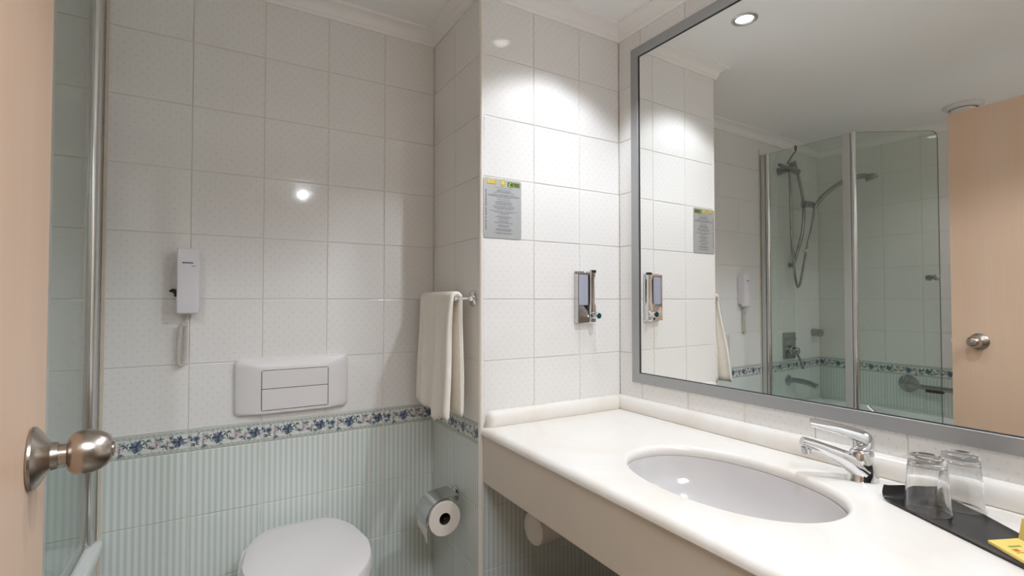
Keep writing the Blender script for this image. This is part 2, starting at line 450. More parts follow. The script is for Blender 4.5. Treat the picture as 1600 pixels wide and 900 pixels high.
# floor, ceiling, corridor shell
structure('floor', BX(-1.1, 1.6, -2.4, 1.95, -0.05, 0), 'floor_stone')
structure('ceiling', BX(-1.1, 1.6, YF - 0.1, 1.95, ZC, ZC + 0.05), 'paint')
bm = bmesh.new(); box(bm, -0.65, -0.6, -2.4, YF - 0.1, 0, 2.35); structure('wall_corridor_left', bm, 'corridor_paint')
bm = bmesh.new(); box(bm, 1.35, 1.4, -2.4, YF - 0.1, 0, 2.35); structure('wall_corridor_right', bm, 'corridor_paint')
bm = bmesh.new(); box(bm, -0.65, 1.4, -2.45, -2.4, 0, 2.35); structure('wall_corridor_back', bm, 'corridor_paint')
bm = bmesh.new(); box(bm, -0.65, 1.4, -2.45, YF - 0.1, 2.33, 2.38); structure('ceiling_corridor', bm, 'paint')
# cornice: a cove moulding run on each wall
def cornice(name, a, b, n, ma=0, mb=0):
    """from a to b at the wall line, n points into the room; ma, mb: 1 inner mitre, -1 outer mitre"""
    prof = [(0.0, 2.188), (0.006, 2.188), (0.008, 2.196), (0.012, 2.199)]
    for k in range(7):
        t = k / 6 * PI / 2
        prof.append((0.012 + 0.030 * (1 - math.cos(t)), 2.199 + 0.031 * math.sin(t)))
    prof += [(0.045, 2.231), (0.047, ZC + 0.001), (0, ZC + 0.001)]
    a = Vector((*a, 0)); b = Vector((*b, 0)); n = Vector((*n, 0)).normalized(); d_ = (b - a).normalized()
    bm = bmesh.new()
    loft(bm, [[a + n * d + d_ * (ma * d) + Vector((0, 0, z)) for d, z in prof], [b + n * d - d_ * (mb * d) + Vector((0, 0, z)) for d, z in prof]])
    return structure(name, bm, 'cornice', True)
cornice('trim_2', (XL, YB), (XS, YB), (0, -1), 1, 1)
cornice('trim_3', (XS, YB), (XS, YS), (-1, 0), 1, -1)
cornice('trim_4', (XS, YS), (XM, YS), (0, -1), -1, 1)
cornice('trim_5', (XM, YS), (wall_x(YF), YF), (-1, 0), 1, 0)
cornice('trim_6', (XL, YB), (XL, YF), (1, 0), 1, 0)
# silicone bead where the bath screen profile meets the tiles
structure('trim_7', BX(-0.2835, -0.2745, YB - 0.004, YB, 0.0, 2.14, bev=0.001), 'silicone')

# ------------------------------------------------------------------ mirror
def on_wall(bm):   # local x along the wall toward the camera, -y out of the wall
    bmesh.ops.transform(bm, matrix=MW, verts=bm.verts); return bm
mir = thing('wall_mirror', (XM, YS - MIR0, MZ0), 'large wall mirror in a brushed aluminium frame above the counter', 'mirror')
FW, FD = 0.037, 0.009
bm = BX(MIR0 + 0.02, MIR1 - 0.02, -0.0022, -0.0004, MZ0 + 0.02, MZ1 - 0.02)
finish('mirror_glass', on_wall(bm), 'mirror_silver', mir)
bm = bmesh.new()
def frame_ring(s, y): return [(MIR0 + s, y, MZ0 + s), (MIR1 - s, y, MZ0 + s), (MIR1 - s, y, MZ1 - s), (MIR0 + s, y, MZ1 - s)]
loft(bm, [frame_ring(0, -0.0005), frame_ring(0, -FD + 0.0008), frame_ring(0.0008, -FD), frame_ring(FW - 0.003, -FD), frame_ring(FW - 0.002, -FD + 0.0008), frame_ring(FW - 0.002, -0.0023), frame_ring(0, -0.0005)], False, False)
finish('mirror_frame', on_wall(bm), 'aluminium', mir)
bm = bmesh.new(); loft(bm, [frame_ring(FW - 0.002, -0.0024), frame_ring(FW - 0.002, -FD + 0.0045), frame_ring(FW + 0.0004, -FD + 0.0045), frame_ring(FW + 0.0004, -0.0024)], False, False)
finish('inner_bead', on_wall(bm), 'seam_dark', mir)

# ------------------------------------------------------------------ counter, upstand, apron, basin
CZ = 0.79; BCX, BCY, BRX, BRY = 1.020, 0.755, 0.173, 0.250
CX0 = 0.732; CY1 = YS - 0.0005; CY0 = YF + 0.006
ct = thing('marble_counter', (1.0, 0.7, CZ - 0.03), 'cream marble vanity counter with rounded front edge under the mirror', 'counter')
n = 96
def ell(rx, ry, z, p=2.15):
    out = []
    for k in range(n):
        a = 2 * PI * k / n; c, s = math.cos(a), math.sin(a)
        out.append((BCX + rx * math.copysign(abs(c) ** (2 / p), c), BCY + ry * math.copysign(abs(s) ** (2 / p), s), z))
    return out
def rect_pts(ins, z):
    """the slab outline sampled in the direction of every ellipse point"""
    x0, x1, y0, y1 = CX0 + ins, 1.0, CY0, CY1
    out = []
    for k in range(n):
        a = 2 * PI * k / n; c, s = math.cos(a), math.sin(a)
        ts = []
        if c < -1e-9: ts.append((x0 - BCX) / c)
        if s > 1e-9: ts.append((y1 - BCY) / s)
        if s < -1e-9: ts.append((y0 - BCY) / s)
        den = c + WT * s
        if den > 1e-9: ts.append((XM - 0.001 + WT * (YS - BCY) - BCX) / den)
        t = min(ts); out.append((BCX + c * t, BCY + s * t, z))
    # snap nearest samples to the corners
    for cx_, cy_ in ((x0, y1), (x0, y0), (XM - 0.001, y1), (wall_x(y0) - 0.001, y0)):
        j = min(range(n), key=lambda k: (out[k][0] - cx_) ** 2 + (out[k][1] - cy_) ** 2); out[j] = (cx_, cy_, z)
    return out
rings = []
T = 0.027
rings += [ell(BRX + 0.012, BRY + 0.012, CZ - T)]
rings += [rect_pts(0.010, CZ - T), rect_pts(0.003, CZ - T + 0.0015), rect_pts(0.0, CZ - T + 0.005), rect_pts(0.0006, CZ - 0.0155), rect_pts(0.0033, CZ - 0.0095), rect_pts(0.0080, CZ - 0.0045), rect_pts(0.0145, CZ - 0.0014), rect_pts(0.023, CZ)]
rings += [ell(BRX + 0.012, BRY + 0.012, CZ), ell(BRX + 0.006, BRY + 0.006, CZ - 0.0022), ell(BRX + 0.0015, BRY + 0.0015, CZ - 0.007), ell(BRX, BRY, CZ - 0.013), ell(BRX, BRY, CZ - 0.020), ell(BRX + 0.003, BRY + 0.003, CZ - T), ell(BRX + 0.012, BRY + 0.012, CZ - T)]
bm = bmesh.new(); loft(bm, rings, False, False); bmesh.ops.remove_doubles(bm, verts=bm.verts, dist=1e-5)
finish('countertop', bm, 'marble', ct, True, 35)
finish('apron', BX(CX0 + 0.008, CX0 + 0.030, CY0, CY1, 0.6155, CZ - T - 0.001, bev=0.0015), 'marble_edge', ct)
bs = thing('inset_basin', (BCX, BCY, CZ - 0.2), 'oval white porcelain basin set into the marble counter', 'basin')
bm = bmesh.new()
prof = [(0.025, -T - 0.0005), (0.0, -T - 0.0005), (-0.004, -0.045), (-0.012, -0.075), (-0.030, -0.110), (-0.060, -0.138), (-0.100, -0.155), (-0.150, -0.162)]
def bell(o, z): return ell(max(BRX + o * 0.93, 0.02), max(BRY + o * 1.30, 0.02) if o < 0 else BRY + o, z, 2.1)
rr = [bell(o, CZ + z) for o, z in prof]
rr2 = [bell(o - 0.0 + 0.012, CZ + z - 0.012) for o, z in reversed(prof[1:])]
loft(bm, rr, False, True); loft(bm, [bell(0.025, CZ - T - 0.0005), bell(0.025, CZ - T - 0.012)] + [bell(o + 0.012, CZ + z - 0.012) for o, z in prof[1:]], False, True)
bmesh.ops.remove_doubles(bm, verts=bm.verts, dist=1e-5)
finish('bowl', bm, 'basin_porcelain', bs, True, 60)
finish('drain', LT([(0, 0.022), (0.003, 0.022), (0.004, 0.019), (0.002, 0.012), (0.0035, 0.004)], (BCX, BCY, CZ - 0.1625), (0, 0, 1), 28), 'chrome', bs, True)
# upstands: half-round marble mouldings on a thin strip
def upstand(name, a, b, n, label, round_start=False):
    a = Vector((*a, 0)); b = Vector((*b, 0)); n = Vector((*n, 0)).normalized(); d = (b - a); L = d.length; d.normalize()
    base = [(0, CZ), (0.020, CZ), (0.0235, CZ + 0.006), (0.0245, CZ + 0.018), (0.0235, CZ + 0.030), (0.020, CZ + 0.040), (0.014, CZ + 0.047), (0.007, CZ + 0.0495), (0, CZ + 0.050)]
    rings = []
    ss = [0, 0.003, 0.008, 0.015, 0.025] if round_start else [0]
    for s in ss + [L]:
        f = math.sqrt(max(0.0, 1 - (1 - min(1, s / 0.025)) ** 2)) if round_start and s < 0.025 else 1.0
        f = max(f, 0.25)
        rings.append([a + d * s + n * (dd * f) + Vector((0, 0, CZ + 0.0005 + (zz - CZ) * (0.55 + 0.45 * f))) for dd, zz in base])
    bm = bmesh.new(); loft(bm, rings)
    return props(finish(name, bm, 'marble', smooth=True, angle=50, origin=tuple(a + Vector((0, 0, CZ)))), label, 'upstand')
upstand('marble_upstand', (XS + 0.020, YS - 0.0005), (XM - 0.026, YS - 0.0005), (0, -1), 'rounded marble upstand along the partition wall under the soap dispenser', True)
pA = (XM - 0.0005, YS - 0.001); pB = (wall_x(CY0) - 0.0005, CY0)
upstand('marble_upstand', pA, pB, (-math.cos(WT), -math.sin(WT)), 'long rounded marble upstand running below the mirror')

# ------------------------------------------------------------------ faucet
FX, FY = 1.268, 0.578
fa = thing('basin_mixer', (FX, FY, CZ), 'chrome single lever mixer tap behind the basin', 'tap')
ang = math.radians(137)   # spout direction in plan
D = Vector((math.cos(ang), math.sin(ang), 0)); Sd = Vector((-D.y, D.x, 0)); B0 = Vector((FX, FY, CZ))
def fp(d, s, z): return B0 + D * d + Sd * s + Vector((0, 0, z))
def fell(c, z, a, b, m=28, tilt=0.0):
    return [fp(c + a * math.cos(2 * PI * k / m), b * math.sin(2 * PI * k / m), z + tilt * math.cos(2 * PI * k / m)) for k in range(m)]
bm = bmesh.new()
loft(bm, [fell(0.000, 0.0005, .0335, .0275), fell(-0.001, .0035, .0325, .0268), fell(-.002, .016, .0300, .0255), fell(-.001, .030, .0290, .0245), fell(.000, .044, .0275, .0235), fell(.0005, .056, .0255, .0225), fell(.0, .064, .0235, .0210), fell(-.001, .0685, .0205, .0185), fell(-.001, .0695, .016, .014)])
# the spout sweeps out of the body
pts = smooth_path([fp(-.002, 0, .018), fp(.013, 0, .031), fp(.040, 0, .0475), fp(.074, 0, .062), fp(.104, 0, .073), fp(.124, 0, .079)], 6)
tube(bm, pts, [.0270, .0262, .0215, .0168, .0150, .0130], 24, flat=(0.98, 0.86))
finish('body', bm, 'chrome', fa, True, 50)
finish('aerator', LT([(0, .0105), (.014, .0105), (.016, .009)], fp(.116, 0, .068), (-0.1 * D.x, -0.1 * D.y, -1), 20), 'dull_chrome', fa, True)
bm = bmesh.new()
pts = smooth_path([fp(-.020, 0, .072), fp(-.018, 0, .084), fp(-.008, 0, .094), fp(.020, 0, .104), fp(.060, 0, .1155), fp(.106, 0, .1245)], 6)
tube(bm, pts, [.0100, .0130, .0140, .0120, .0100, .0075], 16, flat=(1.35, 0.42))
loft(bm, [fell(-.002, .0700, .0215, .0190), fell(-.004, .0745, .0205, .0180), fell(-.010, .0800, .0135, .0150), fell(-.013, .0860, .0095, .0120)])
finish('lever', bm, 'chrome', fa, True, 50)
finish('lever_stem', TB([fp(.013, 0, .066), fp(.014, 0, .098)], .0055, 12), 'dull_chrome', fa, True)
finish('base_ring', LT([(0, .0290), (.0015, .0290)], fp(-.001, 0, .0002), (0, 0, 1), 32), 'chrome', fa, True)

# ------------------------------------------------------------------ tray, tumblers, yellow packets
TP = Vector((1.172, 0.502, CZ))
tr = thing('amenity_tray', tuple(TP), 'black tray with upturned ends on the marble counter under the two tumblers', 'tray')
F0, F1 = Vector((1.176, 0.500, CZ)), Vector((0.985, 0.12, CZ))
K0, K1 = Vector((1.306, 0.436, CZ)), Vector((1.06, 0.13, CZ))
bm = bmesh.new(); th = 0.0025; m = 12
prof_t = [(-.006, .0245), (-.0045, .018), (-.002, .011), (.004, .0055), (.014, .0018), (.030, 0.0003), (.2, 0.0), (.97, 0.0), (.986, .0018), (.996, .0055), (1.002, .011), (1.0045, .018), (1.006, .0245)]
rings = []
for s_, z_ in prof_t:
    ins = 0.006 * (z_ / .0245) ** 2
    top, bot = [], []
    for k in range(m + 1):
        q = ins / .13 + (1 - 2 * ins / .13) * k / m; e = abs(k / m - .5) * 2
        p_ = F0.lerp(F1, s_).lerp(K0.lerp(K1, s_), q) + Vector((0, 0, 0.0008 + z_ + 0.0022 * e ** 8 - (0.004 * (1 - e ** 3) if z_ > .02 else 0) * 0))
        top.append(p_ + Vector((0, 0, th))); bot.append(p_)
    rings.append(top + bot[::-1])
loft(bm, rings)
finish('tray_body', bm, 'black_tray', tr, True, 60)
TF = CZ + 0.0008 + 0.0025 + 0.0003
def tumbler(x, y, label):
    t = thing('glass_tumbler', (x, y, TF), label, 'glass', 'upside-down tumblers on the tray')
    bm = bmesh.new()
    o = [(0.0, 0.0345), (0.0006, 0.0360), (0.002, 0.0362), (0.05, 0.0330), (0.088, 0.0303), (0.098, 0.0298), (0.1035, 0.0285), (0.105, 0.0258), (0.1045, 0.018), (0.1035, 0.001)]
    i = [(0.092, 0.001), (0.0922, 0.019), (0.0905, 0.0250), (0.085, 0.0285), (0.05, 0.0312), (0.002, 0.0342), (0.0005, 0.0344)]
    lathe(bm, o[::1], (x, y, TF), (0, 0, 1), 48, False, True)
    lathe(bm, i, (x, y, TF), (0, 0, 1), 48, True, False)
    # close the lip
    bm.verts.ensure_lookup_table()
    bmesh.ops.remove_doubles(bm, verts=bm.verts, dist=1e-6)
    ed = [e for e in bm.edges if e.is_boundary]
    bmesh.ops.bridge_loops(bm, edges=ed)
    finish('glass_wall', bm, 'tumbler', t, True, 60)
tumbler(1.180, 0.425, 'clear upside-down tumbler at the tray end, nearer the basin tap')
tumbler(1.2570, 0.399, 'clear upside-down tumbler behind the other, nearer the mirror')
def packet(o, u, v, L, W, Hh, label, name='soap_packet'):
    """thin printed card packet; u along, v across"""
    u = Vector(u).normalized(); v = Vector(v).normalized(); wn = u.cross(v).normalized()
    if wn.z < 0: wn = -wn
    bm = bmesh.new(); box(bm, 0, L, 0, W, 0, Hh, bev=0.0008)
    M = Matrix(((u.x, v.x, wn.x, o[0]), (u.y, v.y, wn.y, o[1]), (u.z, v.z, wn.z, o[2]), (0, 0, 0, 1)))
    bmesh.ops.transform(bm, matrix=M, verts=bm.verts)
    t = thing(name, tuple(o), label, 'packet')
    finish('wrapper', bm, 'yellow_card', t)
    return t, M
simple('print_red', srgb(196, 110, 60), 0.5); simple('print_green', srgb(150, 160, 60), 0.5)
pk, M = packet((1.094, 0.314, CZ + 0.010), (-0.60, -0.80, 0.0), (0.80, -0.60, 0.12), 0.10, 0.046, 0.005, 'flat yellow packet lying across the front edge of the black tray')
for nm2, mat2, (a, b, c, d) in (('green_mark', 'print_green', (.022, .027, .012, .030)), ('red_mark', 'print_red', (.032, .040, .010, .018)), ('red_mark', 'print_red', (.043, .045, .008, .036))):
    bm = BX(a, b, c, d, 0.0049, 0.0052); bmesh.ops.transform(bm, matrix=M, verts=bm.verts); finish(nm2, bm, mat2, pk)
packet((1.171, 0.292, CZ + 0.005), (-0.5, -0.86, 0.0), (0.2, -0.1, 1.0), 0.08, 0.036, 0.008, 'upright yellow packet at the right end of the black tray')

# ------------------------------------------------------------------ soap dispenser
dx0, dx1, dz0, dz1 = 1.106, 1.193, 1.112, 1.306
sd = thing('soap_dispenser', (1.15, YS, dz0), 'chrome framed liquid soap dispenser on the white tiles beside the mirror', 'dispenser')
yw = YS - 0.0005; yd = yw - 0.022
finish('back_plate', BX(dx0, dx1, yw - 0.005, yw, dz0, dz1 - .004, bev=0.002), 'chrome', sd)
finish('side_rail', BX(dx0 + .001, dx0 + 0.006, yd, yw - 0.0045, dz0 + 0.003, dz1 - 0.008, bev=0.001), 'dull_chrome', sd)
finish('top_rail', BX(dx0 + .001, dx0 + .072, yd, yw - 0.0045, dz1 - 0.016, dz1 - 0.009, bev=0.0015), 'dull_chrome', sd)
finish('soap_tank', BX(dx0 + 0.0065, dx0 + 0.050, yd + .001, yw - 0.006, dz0 + 0.066, dz1 - 0.0165, bev=0.004), 'soap_liquid', sd)
bm = bmesh.new()   # wedge shaped lower shroud
zz_ = dz0 + .004
loft(bm, [[(dx0 + .0065, yw - .006, zz_), (dx0 + .048, yw - .006, zz_), (dx0 + .048, yd - .002, zz_), (dx0 + .0065, yd - .002, zz_)],
          [(dx0 + .0065, yw - .006, zz_ + .022), (dx0 + .048, yw - .006, zz_ + .022), (dx0 + .048, yd - .004, zz_ + .022), (dx0 + .0065, yd - .004, zz_ + .022)],
          [(dx0 + .0065, yw - .006, zz_ + .058), (dx0 + .048, yw - .006, zz_ + .058), (dx0 + .048, yd + .012, zz_ + .058), (dx0 + .0065, yd + .003, zz_ + .058)]])
finish('lower_shroud', bm, 'chrome', sd)
finish('dark_gap', BX(dx0 + 0.0500, dx0 + 0.0525, yd + .004, yw - 0.005, dz0 + 0.006, dz1 - 0.018), 'seam_dark', sd)
bm = bmesh.new()
loft(bm, [[(x, y, z) for x, y in rrect(dx0 + .0690, (yd + yw) / 2 - .003, w_, (yw - yd) / 2 - f_, .004, 4)] for z, w_, f_ in
          ((dz0 + .002, .012, .004), (dz0 + .006, .0155, .001), (dz0 + .062, .0155, 0.0), (dz0 + .076, .0115, .003), (dz1 - .030, .0105, .004), (dz1 - .022, .0130, .001), (dz1 - .006, .0130, .001), (dz1 - .002, .0105, .004))])
finish('pump_column', bm, 'chrome', sd, True, 35)
finish('hinge_cap', BX(dx0 + .064, dx0 + .084, yd - .003, yd + .012, dz1 - .010, dz1, bev=.002), 'drain_black', sd)
bx_, bz_ = dx0 + .069, dz0 + .030
pb = finish('push_button', LT([(0, .012), (.016, .0125), (.024, .0125), (.027, .0105)], (bx_, yd - .004, bz_), (0.1, -1, -0.05), 24), 'chrome', sd, True)
simple('blue_cap', srgb(40, 90, 110), 0.15, 0.6)
finish('button_cap', LT([(0, .0102), (.002, .0098), (.0026, .006)], (bx_ + .0027, yd - .0312, bz_ - .0014), (0.1, -1, -0.05), 24), 'blue_cap', pb, True)

# ------------------------------------------------------------------ information plate
def sign_pixels(W=360, H=492):
    rs = np.random.RandomState(11)
    img = np.ones((H, W, 3)) * np.array([176, 177, 176.])
    def R(x0, y0, x1, y1, col, al=1.0):
        s = img[int(y0 * H):int(y1 * H), int(x0 * W):int(x1 * W)]
        s[:] = s * (1 - al) + np.array(col, float) * al
    yy, xx = np.mgrid[0:H, 0:W].astype(float)
    def ring(cx, cy, ro, ri, col, frac=1.0):
        d = np.hypot((xx - cx * W), (yy - cy * H)); a = np.arctan2(yy - cy * H, xx - cx * W)
        mk = (d < ro * W) & (d > ri * W) & (np.abs(a) > (1 - frac) * PI)
        img[mk] = np.array(col, float)
    # yellow emblem with its orange underline, small certificate, green badge
    R(.08, .025, .33, .085, (196, 178, 60)); ring(.15, .052, .040, .022, (226, 206, 92), .8); ring(.25, .052, .040, .022, (226, 206, 92), .85); R(.19, .03, .205, .08, (176, 177, 176))
    R(.09, .092, .32, .104, (188, 112, 44))
    R(.44, .02, .56, .115, (190, 172, 60)); ring(.50, .055, .040, .018, (232, 216, 110)); R(.45, .118, .55, .126, (120, 120, 110))
    R(.62, .035, .96, .12, (112, 132, 56)); ring(.70, .078, .062, .0, (58, 84, 34)); ring(.70, .078, .045, .022, (190, 200, 90), .7); R(.79, .055, .94, .068, (40, 56, 28)); R(.82, .085, .93, .097, (40, 56, 28))
    def line(cx, wd, y, hgt=0.0085, col=(88, 84, 92), al=.85):
        x = cx - wd / 2
        while x < cx + wd / 2:
            l = .012 + rs.rand() * .045; R(x, y, min(x + l, cx + wd / 2), y + hgt, col, al); x += l + .010
    y = 0.148
    for cnt, wds in ((1, (.48,)), (4, (.34, .42, .36, .56)), (4, (.60, .86, .80, .38)), (1, (.34,)), (4, (.36, .46, .40, .44)), (4, (.54, .58, .48, .36)), (4, (.72, .5, .32, .22)), (4, (.36, .44, .22, .34)), (3, (.26, .46, .50)), (3, (.30, .34, .26)), (3, (.40, .44, .36)), (2, (.52, .40))):
        for k in range(cnt):
            line(.53, wds[k], y); y += 0.0178
        y += 0.0118
    # upright line at the left margin
    yv = .20
    while yv < .86:
        l = .008 + rs.rand() * .022; R(.055, yv, .080, yv + l, (96, 84, 100), .9); yv += l + .007
        if rs.rand() < .12: yv += .02
    return img
image_mat('sign_print', sign_pixels(), 0.1445, 0.1965, rough=0.35, metal=0.25)
sg0 = (0.811, YS - 0.0006, 1.4985)
bm = bmesh.new(); oo = rrect(0, 0, 0.0722, 0.0982, 0.007, 5)
loft(bm, [[(x, 0.0, z) for x, z in oo], [(x, -0.0008, z) for x, z in oo], [(x * .994, -0.0012, z * .996) for x, z in oo]])
sg = finish('information_plate', bm, 'sign_print'); sg.location = sg0
props(sg, 'grey printed notice plate with small yellow and green emblems on white tiles', 'sign')

# ------------------------------------------------------------------ flush plate
fl = thing('flush_plate', (0.225, YB, 0.823), 'white dual flush plate on the wall above the toilet', 'flush plate')
fx0, fx1, fz0, fz1 = 0.052, 0.402, 0.824, 1.008; fcx, fcz = (fx0 + fx1) / 2, (fz0 + fz1) / 2
def rr3(hx, hz, r, y, cx=fcx, cz=fcz): return [(x, y, z) for x, z in rrect(cx, cz, hx, hz, r, 6)]
hx, hz = (fx1 - fx0) / 2, (fz1 - fz0) / 2
bm = bmesh.new()
bcx, bcz, bhx, bhz = 0.2315, 0.9035, 0.1025, 0.0645
loft(bm, [rr3(hx, hz, .020, YB - .0003), rr3(hx, hz, .020, YB - .006), rr3(hx - .002, hz - .002, .020, YB - .010), rr3(hx - .008, hz - .007, .018, YB - .0135),
          rr3(bhx + .016, bhz + .010, .012, YB - .0215, bcx, bcz), rr3(bhx + .0012, bhz + .0012, .006, YB - .0225, bcx, bcz), rr3(bhx + .0012, bhz + .0012, .006, YB - .018, bcx, bcz)])
finish('cover', bm, 'plastic_white', fl, True, 35)
finish('gap_line', BX(bcx - bhx - .001, bcx + bhx + .001, YB - .0195, YB - .0185, bcz - bhz - .001, bcz + bhz + .001), 'seam_dark', fl)
for z0, z1 in ((bcz - bhz + .0008, bcz + .0035), (bcz + .0055, bcz + bhz - .0008)):
    finish('flush_button', BX(bcx - bhx + .001, bcx + bhx - .001, YB - .0235, YB - .0196, z0, z1, bev=0.0012), 'plastic_white', fl)

# ------------------------------------------------------------------ wall telephone
ph = thing('wall_telephone', (-0.075, YB, 1.155), 'slim white wall telephone on the dotted tiles with coiled cord', 'telephone')
px0, px1, pz0, pz1 = -0.1015, -0.0465, 1.156, 1.354
finish('cradle', BX(px0 + .008, px1 + .004, YB - .022, YB - .0004, pz0 + .012, pz1 - .012, bev=0.004), 'phone_plastic', ph, True, 40)
bm = bmesh.new()
hs = []
for z, w_, f in ((pz0, .0245, .040), (pz0 + .003, .0275, .045), (pz0 + .03, .0280, .050), (pz0 + .1, .0280, .046), (pz1 - .04, .0285, .046), (pz1 - .006, .0285, .043), (pz1, .0265, .038)):
    c = (px0 + px1) / 2
    hs.append([(x, y, z) for x, y in rrect(c, YB - (f + .020) / 2, w_, (f - .020) / 2, .005, 4)])
loft(bm, hs)
hd = finish('handset', bm, 'phone_plastic', ph, True, 40)
bm = bmesh.new()
xx = px0 + .013
for k, l in enumerate((.004, .003, .0042, .003, .0035, .003, .004, .0032)):
    box(bm, xx, xx + l - .0007, YB - .0468, YB - .0440, 1.3075, 1.3110); xx += l
box(bm, px0 + .036, px0 + .046, YB - .0464, YB - .0440, 1.2990, 1.3005)
finish('lettering', bm, 'seam_dark', hd)
finish('hook_switch', BX(px1 + .001, px1 + .007, YB - .020, YB - .006, 1.198, 1.212, bev=0.001), 'plastic_white', ph)
def coil(path, r, pitch, wr):
    P = smooth_path(path, 14); out = []; s = 0.0
    for i in range(len(P) - 1):
        a, b = P[i], P[i + 1]; t = (b - a).normalized(); l = (b - a).length
        u = t.cross(Vector((0, 1, 0))).normalized() if abs(t.y) < 0.9 else Vector((1, 0, 0)); v = t.cross(u)
        m = max(1, int(l / pitch * 7))
        for k in range(m):
            f = k / m; th = 2 * PI * (s + l * f) / pitch
            out.append(a + (b - a) * f + u * math.cos(th) * r + v * math.sin(th) * r)
        s += l
    bm = bmesh.new(); tube(bm, out, wr, 5); return bm
yc = YB - .012
finish('coiled_cord', coil([(-.077, yc - .008, 1.157), (-.079, yc, 1.13), (-.0795, yc, 1.08), (-.0805, yc, 1.03), (-.0835, yc, 1.007), (-.0900, yc, .999), (-.0965, yc, 1.009), (-.0970, yc, 1.05), (-.0945, yc - .002, 1.09), (-.0900, yc - .006, 1.118), (-.0850, yc - .009, 1.126), (-.0815, yc - .009, 1.118)], .0050, .0036, .0012), 'cord_plastic', ph, True, 80)
finish('wire', TB(smooth_path([(-.098, YB - .006, 1.305), (-.112, YB - .006, 1.295), (-.119, YB - .006, 1.26), (-.116, YB - .006, 1.226)]), .0009, 6), 'cord_plastic', ph, True)
bm = bmesh.new(); tube(bm, smooth_path([(-.122, YB - .008, 1.224), (-.113, YB - .010, 1.226), (-.104, YB - .012, 1.220), (-.106, YB - .010, 1.208)], 4), [.002, .006, .007, .004], 8)
finish('plug', bm, 'drain_black', ph, True)

# ------------------------------------------------------------------ toilet
tx = 0.236
to = thing('toilet', (tx, 1.55, 0), 'white toilet with closed lid below the flush plate', 'toilet')
def dshape(yb, yf, hb, hm, z, m=48, rb=0.03):
    """D-shaped outline: flat back at yb, round front at yf, half width hb at the back, hm at the widest"""
    out = []
    L = yb - yf
    for k in range(m):
        a = 2 * PI * k / m; s, c = math.sin(a), math.cos(a)      # a=pi/2 is the back
        ex = 2.0 if s < 0 else 5.0
        X = math.copysign(abs(c) ** (2 / ex), c); Y = math.copysign(abs(s) ** (2 / ex), s)
        cy = yf + L * 0.52
        y = cy + (Y * (yb - cy) if s >= 0 else Y * (cy - yf))
        t = max(0.0, (y - cy) / (yb - cy))
        wdt = hm + (hb - hm) * t ** 1.7
        out.append((tx + X * wdt, y, z))
    return out
YBK = 1.770; YFR = 1.325
bm = bmesh.new()
loft(bm, [dshape(YB - .002, 1.46, .10, .10, 0.0), dshape(YB - .002, 1.44, .10, .105, .05), dshape(YB - .002, 1.40, .105, .12, .18), dshape(YB - .002, 1.36, .13, .155, .30), dshape(YB - .002, 1.325, .155, .174, .38), dshape(YB - .004, 1.318, .160, .178, .418), dshape(YB - .006, 1.320, .156, .175, .424)])
finish('pan', bm, 'porcelain', to, True, 50)
bm = bmesh.new()
loft(bm, [dshape(YBK, 1.318, .116, .167, .4255), dshape(YBK, 1.314, .119, .169, .430), dshape(YBK, 1.314, .119, .169, .438), dshape(YBK, 1.320, .116, .166, .442)])
finish('seat', bm, 'plastic_white', to, True, 40)
bm = bmesh.new()
loft(bm, [dshape(YBK + .010, 1.306, .120, .174, .4435), dshape(YBK + .006, 1.308, .117, .171, .466), dshape(YBK + .001, 1.312, .114, .1675, .4725), dshape(YBK - .008, 1.322, .104, .156, .4765), dshape(YBK - .040, 1.36, .085, .130, .4800)])
finish('lid', bm, 'plastic_white', to, True, 30)
for sx in (-.075, .075):
    finish('hinge', LT([(0, .011), (.030, .011)], (tx + sx - .015, YBK + .020, .446), (1, 0, 0), 16), 'plastic_white', to, True)

